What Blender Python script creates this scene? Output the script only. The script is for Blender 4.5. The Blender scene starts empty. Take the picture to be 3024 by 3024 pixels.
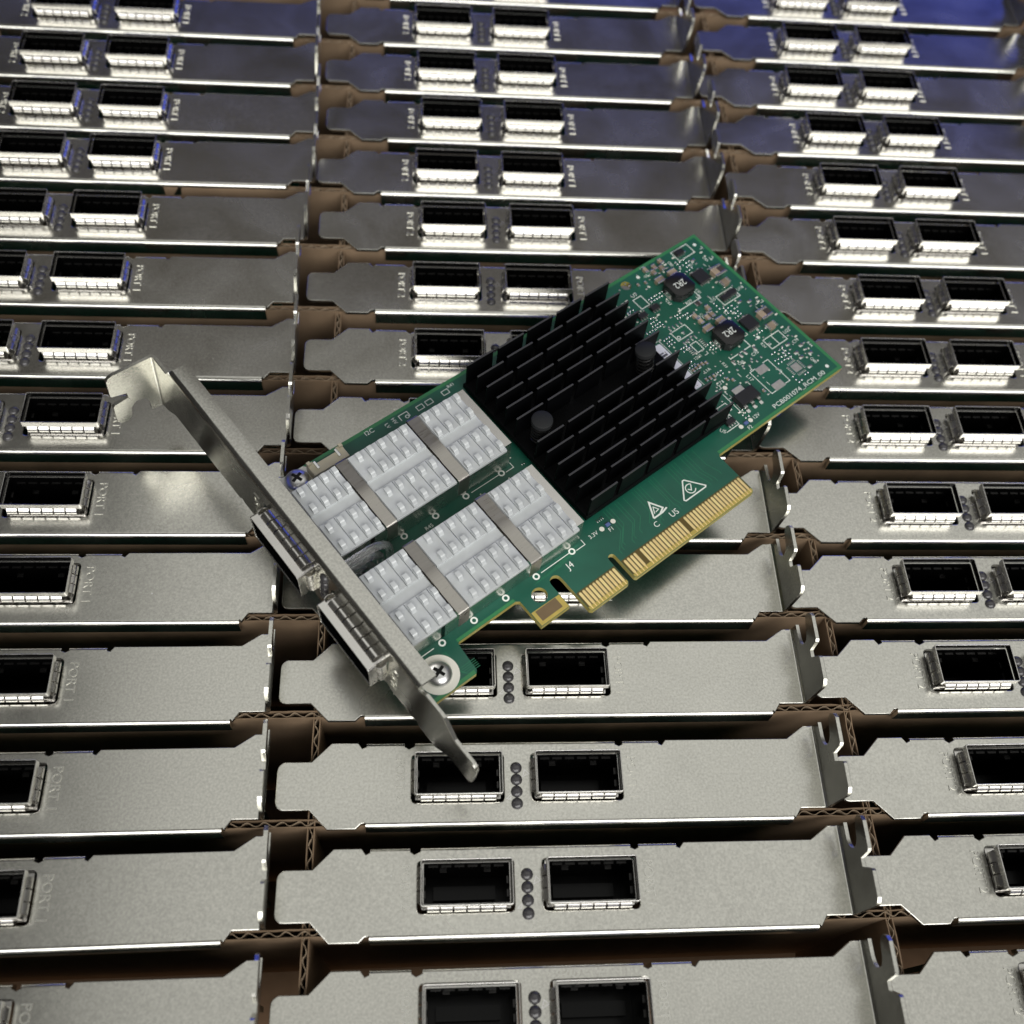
import bpy, math, random
from mathutils import Vector, Matrix, Euler
from mathutils.geometry import tessellate_polygon

K = 0.001                      # everything below is written in millimetres
R = math.radians
SC = bpy.context.scene
COL = SC.collection

# ------------------------------------------------------------------ camera
cam_d = bpy.data.cameras.new('camera')
cam = bpy.data.objects.new('camera', cam_d)
COL.objects.link(cam)
cam.location = Vector((30.4912, -3.6454, 222.0229)) * K
cam.rotation_euler = Euler((0.514182, -0.080567, -0.040884), 'XYZ')
cam_d.sensor_width = 36.0
cam_d.lens = 36.0 * 3055.67 / 3024.0
cam_d.clip_start = 0.01
cam_d.clip_end = 20.0
cam_d.dof.use_dof = True
cam_d.dof.focus_distance = 0.236
cam_d.dof.aperture_fstop = 15.0
SC.camera = cam

# ------------------------------------------------------------------ world and lamps
world = bpy.data.worlds.new('World')
SC.world = world
world.use_nodes = True
bg = world.node_tree.nodes['Background']
bg.inputs['Color'].default_value = (1.0, 0.96, 0.90, 1)
bg.inputs['Strength'].default_value = 0.03


def area_lamp(name, loc, target, sx, sy, radiance, color):
    d = bpy.data.lights.new(name, 'AREA')
    d.shape = 'RECTANGLE'
    d.size, d.size_y = sx, sy
    d.energy = radiance * math.pi * sx * sy
    d.color = color
    o = bpy.data.objects.new(name, d)
    COL.objects.link(o)
    o.location = loc
    o.rotation_euler = (Vector(target) - Vector(loc)).to_track_quat('-Z', 'Y').to_euler()
    return o


area_lamp('ceiling_light', (0.79, 0.66, 2.0), (0.79, 0.66, 0.0), 2.9, 1.65, 0.57, (1.0, 0.995, 0.95))
area_lamp('far_ceiling_light', (0.6, 2.05, 2.0), (0.6, 2.05, 0.0), 3.2, 1.15, 0.065, (1.0, 0.90, 0.78))
area_lamp('rear_ceiling_light', (0.40, -1.58, 1.50), (0.05, 0.15, 0.0), 3.2, 1.5, 3.9, (1.0, 0.985, 0.96))
area_lamp('blue_wall_light', (0.42, 1.85, 0.575), (0.1, 0.25, 0.0), 2.5, 0.5, 0.85, (0.045, 0.10, 1.0))

SC.view_settings.view_transform = 'Standard'
SC.view_settings.look = 'None'
SC.view_settings.exposure = 0.28
SC.view_settings.gamma = 1.0
SC.cycles.use_denoising = True
SC.cycles.max_bounces = 6
SC.cycles.diffuse_bounces = 3
SC.cycles.glossy_bounces = 5
SC.cycles.transmission_bounces = 5
SC.cycles.sample_clamp_indirect = 6.0

# ------------------------------------------------------------------ materials
MATS = {}


def mat(name, color, rough=0.5, metal=0.0, spec=0.5, var=0.0, vscale=300.0, bump=0.0, bscale=3000.0,
        rvar=0.0, coat=0.0, trans=0.0, objvar=0.0, detail=3.0, stretch=None, smudge=0.0, specks=False):
    m = bpy.data.materials.new(name)
    m.use_nodes = True
    nt = m.node_tree
    b = nt.nodes['Principled BSDF']
    b.inputs['Base Color'].default_value = (*color, 1)
    b.inputs['Roughness'].default_value = rough
    b.inputs['Metallic'].default_value = metal
    b.inputs['Specular IOR Level'].default_value = spec
    b.inputs['Coat Weight'].default_value = coat
    b.inputs['Transmission Weight'].default_value = trans
    L = nt.links.new
    src = None
    if var or bump or rvar or objvar:
        tc = nt.nodes.new('ShaderNodeTexCoord')
        oi = nt.nodes.new('ShaderNodeObjectInfo')
        mul = nt.nodes.new('ShaderNodeMath')
        mul.operation = 'MULTIPLY'
        mul.inputs[1].default_value = 7.31
        L(oi.outputs['Random'], mul.inputs[0])
        add = nt.nodes.new('ShaderNodeVectorMath')
        add.operation = 'ADD'
        L(tc.outputs['Object'], add.inputs[0])
        L(mul.outputs[0], add.inputs[1])
        src = add.outputs[0]
        if stretch:
            mp = nt.nodes.new('ShaderNodeMapping')
            mp.inputs['Scale'].default_value = stretch
            L(src, mp.inputs[0])
            src = mp.outputs[0]
    if var or rvar or objvar:
        n = nt.nodes.new('ShaderNodeTexNoise')
        n.inputs['Scale'].default_value = vscale
        n.inputs['Detail'].default_value = detail
        L(src, n.inputs['Vector'])
        mr = nt.nodes.new('ShaderNodeMapRange')
        mr.inputs['From Min'].default_value = 0.25
        mr.inputs['From Max'].default_value = 0.75
        mr.inputs['To Min'].default_value = 1.0 - var
        mr.inputs['To Max'].default_value = 1.0 + var
        L(n.outputs['Fac'], mr.inputs[0])
        fac = mr.outputs[0]
        if objvar:
            m2 = nt.nodes.new('ShaderNodeMapRange')
            m2.inputs['To Min'].default_value = 1.0 - objvar
            m2.inputs['To Max'].default_value = 1.0 + objvar
            L(oi.outputs['Random'], m2.inputs[0])
            mm = nt.nodes.new('ShaderNodeMath')
            mm.operation = 'MULTIPLY'
            L(fac, mm.inputs[0])
            L(m2.outputs[0], mm.inputs[1])
            fac = mm.outputs[0]
        sc_ = nt.nodes.new('ShaderNodeVectorMath')
        sc_.operation = 'SCALE'
        sc_.inputs[0].default_value = color
        L(fac, sc_.inputs['Scale'])
        colour = sc_.outputs[0]
        if specks:
            vo = nt.nodes.new('ShaderNodeTexVoronoi')
            vo.inputs['Scale'].default_value = 75.0
            L(src, vo.inputs['Vector'])
            lt = nt.nodes.new('ShaderNodeMath')
            lt.operation = 'LESS_THAN'
            lt.inputs[1].default_value = 0.016
            L(vo.outputs['Distance'], lt.inputs[0])
            mx = nt.nodes.new('ShaderNodeMix')
            mx.data_type = 'RGBA'
            L(lt.outputs[0], mx.inputs['Factor'])
            L(colour, mx.inputs['A'])
            mx.inputs['B'].default_value = (0.95, 0.95, 0.93, 1)
            colour = mx.outputs['Result']
        L(colour, b.inputs['Base Color'])
        if rvar:
            m3 = nt.nodes.new('ShaderNodeMapRange')
            m3.inputs['From Min'].default_value = 0.3
            m3.inputs['From Max'].default_value = 0.7
            m3.inputs['To Min'].default_value = rough - rvar
            m3.inputs['To Max'].default_value = rough + rvar
            L(n.outputs['Fac'], m3.inputs[0])
            L(m3.outputs[0], b.inputs['Roughness'])
    if smudge:
        ns = nt.nodes.new('ShaderNodeTexNoise')
        ns.inputs['Scale'].default_value = 55.0
        ns.inputs['Detail'].default_value = 4.0
        ns.inputs['Distortion'].default_value = 0.6
        L(src, ns.inputs['Vector'])
        ms = nt.nodes.new('ShaderNodeMapRange')
        ms.inputs['From Min'].default_value = 0.3
        ms.inputs['From Max'].default_value = 0.7
        ms.inputs['To Min'].default_value = rough - smudge
        ms.inputs['To Max'].default_value = rough + smudge
        L(ns.outputs['Fac'], ms.inputs[0])
        L(ms.outputs[0], b.inputs['Roughness'])
        mc = nt.nodes.new('ShaderNodeMapRange')
        mc.inputs['From Min'].default_value = 0.3
        mc.inputs['From Max'].default_value = 0.7
        mc.inputs['To Min'].default_value = 0.92
        mc.inputs['To Max'].default_value = 1.06
        L(ns.outputs['Fac'], mc.inputs[0])
        sm = nt.nodes.new('ShaderNodeVectorMath')
        sm.operation = 'SCALE'
        L(b.inputs['Base Color'].links[0].from_socket, sm.inputs[0])
        L(mc.outputs[0], sm.inputs['Scale'])
        L(sm.outputs[0], b.inputs['Base Color'])
    if bump:
        nb = nt.nodes.new('ShaderNodeTexNoise')
        nb.inputs['Scale'].default_value = bscale
        nb.inputs['Detail'].default_value = 2.0
        L(src, nb.inputs['Vector'])
        bp = nt.nodes.new('ShaderNodeBump')
        bp.inputs['Strength'].default_value = bump
        bp.inputs['Distance'].default_value = 0.0001
        L(nb.outputs['Fac'], bp.inputs['Height'])
        L(bp.outputs[0], b.inputs['Normal'])
    MATS[name] = m
    return m


mat('nickel', (0.63, 0.624, 0.572), 0.24, 1.0, var=0.13, vscale=1900, detail=1.0, bump=0.012, bscale=2400, smudge=0.045, objvar=0.06, specks=True)
mat('stamped_nickel', (0.70, 0.695, 0.64), 0.34, 1.0)
mat('cage_steel', (0.74, 0.725, 0.69), 0.26, 1.0, var=0.06, vscale=200, rvar=0.05)
mat('inner_spring_glint', (0.09, 0.088, 0.085), 0.3, 1.0)  # small tabs inside the port: spring marks and added glints
mat('clip_steel', (0.48, 0.46, 0.42), 0.32, 1.0, var=0.10, vscale=260, rvar=0.06, stretch=(1, 6, 1))
mat('tin', (0.80, 0.79, 0.77), 0.28, 1.0, var=0.1, vscale=900)
mat('bright_tin', (0.86, 0.86, 0.84), 0.22, 1.0)
mat('screw_steel', (0.80, 0.80, 0.79), 0.36, 1.0)
mat('mask_edge', (0.035, 0.20, 0.075), 0.34)
mat('pin_black', (0.022, 0.023, 0.024), 0.55, spec=0.12)
mat('gold', (1.0, 0.79, 0.38), 0.40, 0.62, var=0.06, vscale=700, objvar=0.07)
mat('solder_mask', (0.010, 0.094, 0.060), 0.32, 0.0, var=0.16, vscale=140, bump=0.03, bscale=700)
mat('trace_green', (0.018, 0.165, 0.085), 0.34, 0.0)
mat('fibreglass', (0.36, 0.31, 0.085), 0.45, 0.0, var=0.12, vscale=800)
mat('bare_gold_edge', (0.52, 0.40, 0.10), 0.40, 0.25, var=0.10, vscale=400)
mat('bare_dark', (0.105, 0.072, 0.014), 0.45)
mat('bare_copper', (0.20, 0.14, 0.075), 0.40, 0.35, var=0.06, vscale=400)
mat('silkscreen', (0.80, 0.84, 0.78), 0.6)
mat('pad_white', (0.80, 0.79, 0.70), 0.45)
mat('black_anodised', (0.0016, 0.0018, 0.0022), 0.5, 0.0, spec=0.10, var=0.2, vscale=200)
mat('fin_edge_sheen', (0.04, 0.04, 0.042), 0.45, 0.0)  # paler cut edge, with the ceiling's sheen put into the colour
mat('black_plastic', (0.012, 0.012, 0.013), 0.42, 0.0, var=0.15, vscale=400)
mat('black_glossy', (0.010, 0.010, 0.010), 0.26, 0.0)
mat('connector_and_shade_black', (0.0015, 0.0015, 0.0015), 0.22, spec=0.2)  # plug plastic; also painted shade on the port walls and screw cross
mat('grey_alloy', (0.59, 0.615, 0.62), 0.40, 0.30, spec=0.5, var=0.10, vscale=260)
mat('beige_plastic', (0.60, 0.55, 0.40), 0.5, var=0.05)
mat('ceramic_tan', (0.33, 0.26, 0.185), 0.45, var=0.2, vscale=300, objvar=0.25)
mat('resistor_dark', (0.05, 0.042, 0.038), 0.4)
mat('fuse_blue', (0.10, 0.14, 0.34), 0.4)
mat('sticker_white', (0.80, 0.81, 0.90), 0.5)
mat('print_grey', (0.10, 0.10, 0.13), 0.6)
mat('light_pipe_dark', (0.055, 0.053, 0.056), 0.2, 0.0, spec=0.6)
mat('clear_plastic', (0.94, 0.95, 0.95), 0.12, 0.0, trans=0.93)
mat('kraft', (0.215, 0.15, 0.095), 0.85, 0.0, spec=0.2, var=0.16, vscale=120, bump=0.25, bscale=900, stretch=(1, 1, 0.25))
mat('kraft_flute', (0.27, 0.205, 0.14), 0.85, 0.0, spec=0.2, var=0.2, vscale=400)
mat('kraft_floor', (0.20, 0.125, 0.075), 0.9, 0.0, spec=0.1, var=0.1)


# ------------------------------------------------------------------ mesh tools (mm in, metres out)
class MB:
    def __init__(self):
        self.v, self.f, self.m = [], [], []

    def face(self, pts, mi=0):
        i = len(self.v)
        self.v += [tuple(p) for p in pts]
        self.f.append(tuple(range(i, i + len(pts))))
        self.m.append(mi)

    def box(self, x0, y0, z0, x1, y1, z1, mi=0, bev=0.0):
        self.prism([(x0, y0), (x1, y0), (x1, y1), (x0, y1)], [], z0, z1, bev, mi)

    def prism(self, outer, holes, z0, z1, bev=0.0, mi=0, side=None, M=None):
        """outer: [(x, y) or (x, y, 0)] counter-clockwise; a third value 0 keeps the edge that starts there unbevelled."""
        side = mi if side is None else side

        def area(p):
            return sum(p[i][0] * p[(i + 1) % len(p)][1] - p[(i + 1) % len(p)][0] * p[i][1] for i in range(len(p)))
        loops = []
        for k, lp in enumerate([outer] + list(holes)):
            lp = [(p[0], p[1], (p[2] if len(p) > 2 else 1)) for p in lp]
            if (area(lp) > 0) != (k == 0):
                q = lp[::-1]
                lp = [(q[i][0], q[i][1], q[(i + 1) % len(q)][2]) for i in range(len(q))]
            loops.append(lp)

        def inset(lp, d):
            n = len(lp)
            out = []
            for i in range(n):
                p0, p1, p2 = lp[i - 1], lp[i], lp[(i + 1) % n]
                e1 = Vector((p1[0] - p0[0], p1[1] - p0[1])).normalized()
                e2 = Vector((p2[0] - p1[0], p2[1] - p1[1])).normalized()
                n1, n2 = Vector((-e1.y, e1.x)), Vector((-e2.y, e2.x))
                d1, d2 = d * p0[2], d * p1[2]
                cr = n1.x * n2.y - n1.y * n2.x
                if abs(cr) < 0.05:
                    s = n1 * d1 if d1 else n2 * d2
                    out.append((p1[0] + s.x, p1[1] + s.y))
                else:
                    sx = (d1 * n2.y - d2 * n1.y) / cr
                    sy = (n1.x * d2 - n2.x * d1) / cr
                    out.append((p1[0] + sx, p1[1] + sy))
            return out
        tf = (lambda p: p) if M is None else (lambda p: tuple(M @ Vector(p)))
        base = [[(p[0], p[1]) for p in lp] for lp in loops]
        if bev > 0:
            levels = [(base, z0), (base, z1 - bev), ([inset(lp, 0.3 * bev) for lp in loops], z1 - 0.3 * bev),
                      ([inset(lp, bev) for lp in loops], z1)]
        else:
            levels = [(base, z0), (base, z1)]
        rings = []
        for lps, z in levels:
            row = []
            for lp in lps:
                i = len(self.v)
                self.v += [tf((x, y, z)) for x, y in lp]
                row.append(list(range(i, i + len(lp))))
            rings.append(row)
        for a, b in zip(rings[:-1], rings[1:]):
            for la, lb in zip(a, b):
                n = len(la)
                for i in range(n):
                    j = (i + 1) % n
                    self.f.append((la[i], la[j], lb[j], lb[i]))
                    self.m.append(side)
        for lv, up in ((-1, True), (0, False)):
            lps, z = levels[lv]
            flat = [q for lp in lps for q in lp]
            idx = [q for lp in rings[lv] for q in lp]
            if len(lps) == 1 and len(flat) == 4:
                tris = [(0, 1, 2, 3)]
            else:
                tris = tessellate_polygon([[Vector((x, y, 0)) for x, y in lp] for lp in lps])
            for t in tris:
                p = [flat[i] for i in t]
                ar = sum(p[i][0] * p[(i + 1) % len(p)][1] - p[(i + 1) % len(p)][0] * p[i][1] for i in range(len(p)))
                if abs(ar) < 1e-9:
                    continue
                t = list(t)
                if (ar > 0) != up:
                    t = t[::-1]
                self.f.append(tuple(idx[i] for i in t))
                self.m.append(mi)

    def sweep(self, prof, p0, p1, xa, ya, mi=0):
        """closed profile [(s, t)] in the plane (xa, ya), swept from p0 to p1 with end caps"""
        xa, ya, p0, p1 = Vector(xa), Vector(ya), Vector(p0), Vector(p1)
        n = len(prof)
        i = len(self.v)
        for p in (p0, p1):
            self.v += [tuple(p + xa * s + ya * t) for s, t in prof]
        flip = (p1 - p0).dot(xa.cross(ya)) < 0
        for k in range(n):
            j = (k + 1) % n
            q = (i + k, i + j, i + n + j, i + n + k)
            self.f.append(q[::-1] if flip else q)
            self.m.append(mi)
        for off, rev in ((0, True), (n, False)):
            tr = tessellate_polygon([[Vector((s, t, 0)) for s, t in prof]])
            for t in tr:
                p = [prof[a] for a in t]
                ar = sum(p[a][0] * p[(a + 1) % 3][1] - p[(a + 1) % 3][0] * p[a][1] for a in range(3))
                t = list(t) if ar > 0 else list(t)[::-1]
                if rev != flip:
                    t = t[::-1]
                self.f.append(tuple(i + off + a for a in t))
                self.m.append(mi)

    def lathe(self, prof, c, seg=24, mi=0, axis='z'):
        """profile [(r, h)] turned about the z axis through c, open at neither end when r = 0 there"""
        i0 = len(self.v)
        for r, h in prof:
            for k in range(seg):
                a = 2 * math.pi * k / seg
                self.v.append((c[0] + r * math.cos(a), c[1] + r * math.sin(a), c[2] + h))
        for q in range(len(prof) - 1):
            for k in range(seg):
                j = (k + 1) % seg
                a, b = i0 + q * seg, i0 + (q + 1) * seg
                self.f.append((a + k, a + j, b + j, b + k))
                self.m.append(mi)

    def tube(self, pts, r, seg=8, mi=0):
        pts = [Vector(p) for p in pts]
        i0 = len(self.v)
        prev = None
        for k, p in enumerate(pts):
            d = (pts[min(k + 1, len(pts) - 1)] - pts[max(k - 1, 0)]).normalized()
            if prev is None:
                up = Vector((0, 0, 1)) if abs(d.z) < 0.9 else Vector((1, 0, 0))
                x = d.cross(up).normalized()
            else:
                x = (prev - d * prev.dot(d)).normalized()
            prev = x
            y = d.cross(x)
            for s in range(seg):
                a = 2 * math.pi * s / seg
                self.v.append(tuple(p + x * (r * math.cos(a)) + y * (r * math.sin(a))))
        for k in range(len(pts) - 1):
            for s in range(seg):
                j = (s + 1) % seg
                a, b = i0 + k * seg, i0 + (k + 1) * seg
                self.f.append((a + s, a + j, b + j, b + s))
                self.m.append(mi)
        self.f.append(tuple(i0 + s for s in range(seg))[::-1])
        self.f.append(tuple(i0 + (len(pts) - 1) * seg + s for s in range(seg)))
        self.m += [mi, mi]

    def stroke(self, pts, w, z, closed=False, mi=0):
        """a mitred flat line of width w at height z"""
        n = len(pts)
        Lf, Rt = [], []
        for i in range(n):
            p = Vector(pts[i][:2])
            a = Vector(pts[i - 1][:2]) if (i > 0 or closed) else None
            c = Vector(pts[(i + 1) % n][:2]) if (i < n - 1 or closed) else None
            e1 = (p - a).normalized() if a is not None else (c - p).normalized()
            e2 = (c - p).normalized() if c is not None else e1
            n1, n2 = Vector((-e1.y, e1.x)), Vector((-e2.y, e2.x))
            s = (n1 + n2) / max(0.35, 1 + n1.dot(n2)) * (w / 2)
            Lf.append((p.x + s.x, p.y + s.y, z))
            Rt.append((p.x - s.x, p.y - s.y, z))
        for i in range(n if closed else n - 1):
            j = (i + 1) % n
            self.face([Rt[i], Rt[j], Lf[j], Lf[i]], mi)

    def disc(self, c, r, z, seg=12, r0=0.0, mi=0):
        if r0 <= 0:
            self.face([(c[0] + r * math.cos(2 * math.pi * k / seg), c[1] + r * math.sin(2 * math.pi * k / seg), z) for k in range(seg)], mi)
            return
        for k in range(seg):
            a, b = 2 * math.pi * k / seg, 2 * math.pi * (k + 1) / seg
            self.face([(c[0] + r0 * math.cos(a), c[1] + r0 * math.sin(a), z), (c[0] + r * math.cos(a), c[1] + r * math.sin(a), z),
                       (c[0] + r * math.cos(b), c[1] + r * math.sin(b), z), (c[0] + r0 * math.cos(b), c[1] + r0 * math.sin(b), z)], mi)

    def mesh(self, name, mats, angle=20.0):
        me = bpy.data.meshes.new(name)
        me.from_pydata([(x * K, y * K, z * K) for x, y, z in self.v], [], self.f)
        for m in (mats if isinstance(mats, (list, tuple)) else [mats]):
            me.materials.append(MATS[m])
        me.polygons.foreach_set('material_index', self.m)
        me.update()
        me.shade_smooth()
        me.set_sharp_from_angle(angle=R(angle))
        return me


def obj(name, me, parent=None, loc=(0, 0, 0), rot=(0, 0, 0)):
    o = bpy.data.objects.new(name, me)
    COL.objects.link(o)
    o.parent = parent
    o.location = Vector(loc) * K
    o.rotation_euler = rot
    return o


def tag(o, label=None, cat=None, group=None, kind=None):
    for k, v in (('label', label), ('category', cat), ('group', group), ('kind', kind)):
        if v:
            o[k] = v
    return o


def arc(cx, cy, r, a0, a1, n):
    return [(cx + r * math.cos(R(a0 + (a1 - a0) * i / n)), cy + r * math.sin(R(a0 + (a1 - a0) * i / n))) for i in range(n + 1)]


def rrect(x0, y0, x1, y1, r, n=3):
    return (arc(x1 - r, y1 - r, r, 0, 90, n) + arc(x0 + r, y1 - r, r, 90, 180, n) +
            arc(x0 + r, y0 + r, r, 180, 270, n) + arc(x1 - r, y0 + r, r, 270, 360, n))


def text_mesh(s, height, extrude, material, width=None):
    """a mesh of the built-in font, centred, capital height in mm"""
    cu = bpy.data.curves.new('lettering_curve', 'FONT')
    cu.body = s
    cu.size = 1.0
    cu.resolution_u = 3
    cu.extrude = 0.0
    t = bpy.data.objects.new('lettering_curve', cu)
    COL.objects.link(t)
    bpy.context.view_layer.update()
    me = bpy.data.meshes.new_from_object(t.evaluated_get(bpy.context.evaluated_depsgraph_get()))
    bpy.data.objects.remove(t)
    bpy.data.curves.remove(cu)
    xs = [v.co.x for v in me.vertices]
    ys = [v.co.y for v in me.vertices]
    f = height / 0.70
    fx = width / (max(xs) - min(xs)) if width else f
    cx, cy = (max(xs) + min(xs)) / 2, 0.35
    mb = MB()
    mb.v = [((v.co.x - cx) * fx, (v.co.y - cy) * f, extrude) for v in me.vertices]
    for p in me.polygons:
        mb.f.append(tuple(p.vertices) if p.normal.z >= 0 else tuple(p.vertices)[::-1])
        mb.m.append(0)
    if extrude > 0.005:
        cnt = {}
        for fc in mb.f:
            for i in range(len(fc)):
                a, b = fc[i], fc[(i + 1) % len(fc)]
                cnt[(a, b)] = 1
        n0 = len(mb.v)
        mb.v += [(x, y, 0.0) for x, y, z in mb.v]
        for (a, b) in cnt:
            if (b, a) not in cnt:
                mb.f.append((b, a, n0 + a, n0 + b))
                mb.m.append(0)
    bpy.data.meshes.remove(me)
    return mb.mesh('lettering', material)


# ------------------------------------------------------------------ setting: the carton the cards stand in
fl = MB()
fl.box(-420, -220, -84, 560, 620, -80)
tag(obj('carton_floor', fl.mesh('carton_floor', 'kraft_floor')), kind='structure')

# ------------------------------------------------------------------ shared card meshes (u along the bracket, v across it, z outwards)
T = 0.86                        # sheet thickness


def bend(mb, u0, u1, v0, sgn, rad, depth):
    """an edge bent down along u: the outer skin starts at v0 (top) and leaves at v0 + sgn * rad"""
    n = 7
    outer = [(rad * math.sin(R(90 * i / n)), -rad + rad * math.cos(R(90 * i / n))) for i in range(n + 1)] + [(rad, -depth)]
    ri = max(0.12, rad - T)
    inner = [(rad - T, -depth)] + [(rad - T - ri + ri * math.sin(R(90 * i / n)), -T - ri + ri * math.cos(R(90 * i / n))) for i in range(n, -1, -1)]
    inner = [(max(0.0, s), t) for s, t in inner]
    mb.sweep(outer + inner, (u0, v0, 0), (u1, v0, 0), (0, sgn, 0), (0, 0, 1))


def bracket_mesh(lean):
    mb = MB()
    out = arc(2.1, 5.7, 1.8, 180, 270, 4) + [(7.4, 3.9), (11.3, -0.1), (17.2, -0.1), (18.3, 0.95), (19.3, 1.15, 0), (111.4, 1.15),
           (111.9, 0.6), (113.4, 2.7), (118.7, 2.7, 0), (118.7, 20.9), (116.8, 20.9), (112.6, 18.1), (84.8, 18.1), (83.9, 17.0),
           (83.2, 17.3, 0), (75.1, 17.3), (74.3, 16.9), (73.4, 17.3, 0), (29.4, 17.3), (28.1, 16.7), (27.2, 17.3, 0), (19.0, 17.3),
           (18.1, 16.9), (17.2, 18.1), (11.5, 18.1), (7.4, 14.1)] + arc(2.1, 12.3, 1.8, 90, 180, 4)
    holes = [rrect(54.5, 5.05, 74.4, 15.35, 0.9), rrect(28.7, 5.05, 48.6, 15.35, 0.9)]
    mb.prism(out, holes, -T, 0.0, 0.16)
    bend(mb, 19.3, 111.4, 1.15, -1, 1.15, 4.4)
    bend(mb, 19.0, 27.2, 17.3, 1, 0.8, 7.0)
    bend(mb, 75.1, 83.2, 17.3, 1, 0.8, 7.0)
    bend(mb, 29.4, 73.4, 17.3, 1, 0.8, 2.6)
    # the screw tab turned outwards at the end of the bracket
    n = 5
    fil = [(118.7 + 0.5 * math.sin(R(90 * i / n)), 0.5 - 0.5 * math.cos(R(90 * i / n))) for i in range(n + 1)]
    fol = [(118.7 + 1.36 * math.sin(R(90 * i / n)), 0.5 - 1.36 * math.cos(R(90 * i / n))) for i in range(n, -1, -1)]
    mb.sweep([(a - 118.7, b) for a, b in fil + fol], (118.7, 2.7, 0), (118.7, 20.9, 0), (1, 0, 0), (0, 0, 1))
    tab = [(2.7, 0.5), (20.9, 0.5), (20.9, 2.8), (17.6, 2.9), (16.3, 3.3), (15.4, 4.2), (15.1, 5.4), (15.5, 6.6), (16.6, 7.4), (18.2, 7.7),
           (19.6, 7.9), (20.6, 8.5), (20.9, 9.4), (20.5, 10.7), (19.4, 11.5), (13.8, 11.5), (13.3, 11.1), (12.6, 7.6), (10.9, 7.6),
           (9.9, 11.1), (9.4, 11.5), (4.3, 11.5), (3.3, 10.9), (2.9, 9.8)]
    tl = math.tan(R(lean))
    # plane (x = v, y = out) with thickness along +u
    M = Matrix(((0, tl, 1, 119.2 - 0.5 * tl), (1, 0, 0, 0), (0, 1, 0, 0), (0, 0, 0, 1)))
    mb.prism(tab, [], 0.0, T, 0.10, M=M)
    return mb.mesh('bracket', 'nickel')


ME_BRACKET = bracket_mesh(4.0)
ME_BRACKET_OPEN = bracket_mesh(0.5)

CW, CH = 18.7, 9.1              # port cage: centred on its own origin, z outwards


def cage_mesh():
    mb = MB()
    w, h = CW / 2, CH / 2
    # the collar that stands proud of the bracket: a tube with a thin lip
    mb.prism(rrect(-w, -h, w, h, 0.45, 2), [rrect(-w + .22, -h + .22, w - .22, h - .22, 0.3, 2)], 2.75, 4.5, 0.06)
    # the body behind it, set back so that the spring fingers stand clear
    mb.prism(rrect(-w + .5, -h + .5, w - .5, h - .5, 0.3, 2), [rrect(-w + .62, -h + .62, w - .62, h - .62, 0.2, 2)], -14, 2.75)
    mb.box(-w + .15, -h + .15, -53.3, w - .15, h + 1.0, -15.0)
    mb.box(-w + .15, -h + .15, -15.0, w - .15, h + 1.0, -14.0, 1)
    mb.prism(rrect(-w + .2, -h + .2, w - .2, h + .9, 0.2, 2), [rrect(-w + .5, -h + .5, w - .5, h - .5, 0.2, 2)], -14.0, -1.4)
    # black lining paints shade over the metal walls; plug contacts deep inside
    mb.box(-6.6, -1.2, -13.9, 6.6, 1.6, -10.5, 1)
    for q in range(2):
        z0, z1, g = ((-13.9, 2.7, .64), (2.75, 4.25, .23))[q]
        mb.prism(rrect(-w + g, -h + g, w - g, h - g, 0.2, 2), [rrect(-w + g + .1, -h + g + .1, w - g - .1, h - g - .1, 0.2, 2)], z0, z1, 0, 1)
    for i in range(6):
        x = (i - 2.5) * 2.7
        mb.box(x - 1.0, h - .98, 0.2, x + 1.0, h - .72, 0.45, 2)
        mb.box(x - .12, h - .95, -2.0, x + .12, h - .74, -0.2, 2)
    for x in (-4.6, 4.6):
        mb.box(x - .7, h - 1.25, -4.2, x + .7, h - .74, -3.9, 2)
    for x in (-w + .74, w - .98):
        for y in (-2.2, 0.4):
            mb.box(x, y, -0.9, x + .24, y + 1.4, -0.6, 2)
    return mb.mesh('port_cage', ['cage_steel', 'connector_and_shade_black', 'inner_spring_glint'])


ME_CAGE = cage_mesh()


def finger_mesh(w):
    """spring finger: x along the cage wall, y outwards from it, z along the port"""
    mb = MB()
    z0, z1, n = 2.72, -0.7, 8
    o = []
    for i in range(n + 1):
        s = i / n
        o.append((0.05 + 1.0 * math.sin(math.pi * s ** 0.68) ** 0.95 if 0 < s < 1 else 0.05, z0 + (z1 - z0) * s))
    prof = o + [(y - 0.14, z) for y, z in o[::-1]]
    mb.sweep(prof, (-w / 2, 0, 0), (w / 2, 0, 0), (0, 1, 0), (0, 0, 1))
    return mb.mesh('spring_finger', 'cage_steel', 30)


ME_FINGER = finger_mesh(2.32)
ME_FINGER_SIDE = finger_mesh(2.1)

mb = MB()
mb.lathe([(1.28, -0.3), (1.28, 0.10), (1.12, 0.42), (0.8, 0.66), (0.4, 0.80), (0.02, 0.84)], (0, 0, 0), 16)
ME_LED = mb.mesh('indicator_light', 'light_pipe_dark', 40)
ME_PORT = {k: text_mesh('PORT %d' % k, 2.0, 0.15, 'stamped_nickel', 8.8) for k in (1, 2)}
mb = MB()
tri = [(52.6, 10.3), (54.0, 11.0), (53.1, 11.8)]
mb.stroke(tri, 0.22, 0.03, True)
mb.stroke([(49.1, 5.7), (50.0, 6.6), (49.9, 5.6)], 0.22, 0.03, True)
ME_ARROWS = mb.mesh('arrow_marks', 'tin')
mb = MB()
mb.box(16.5, 16.0, -58, 113.0, 17.2, -6.5, 0)
ME_STACK_PCB = mb.mesh('circuit_board', 'solder_mask')

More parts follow.
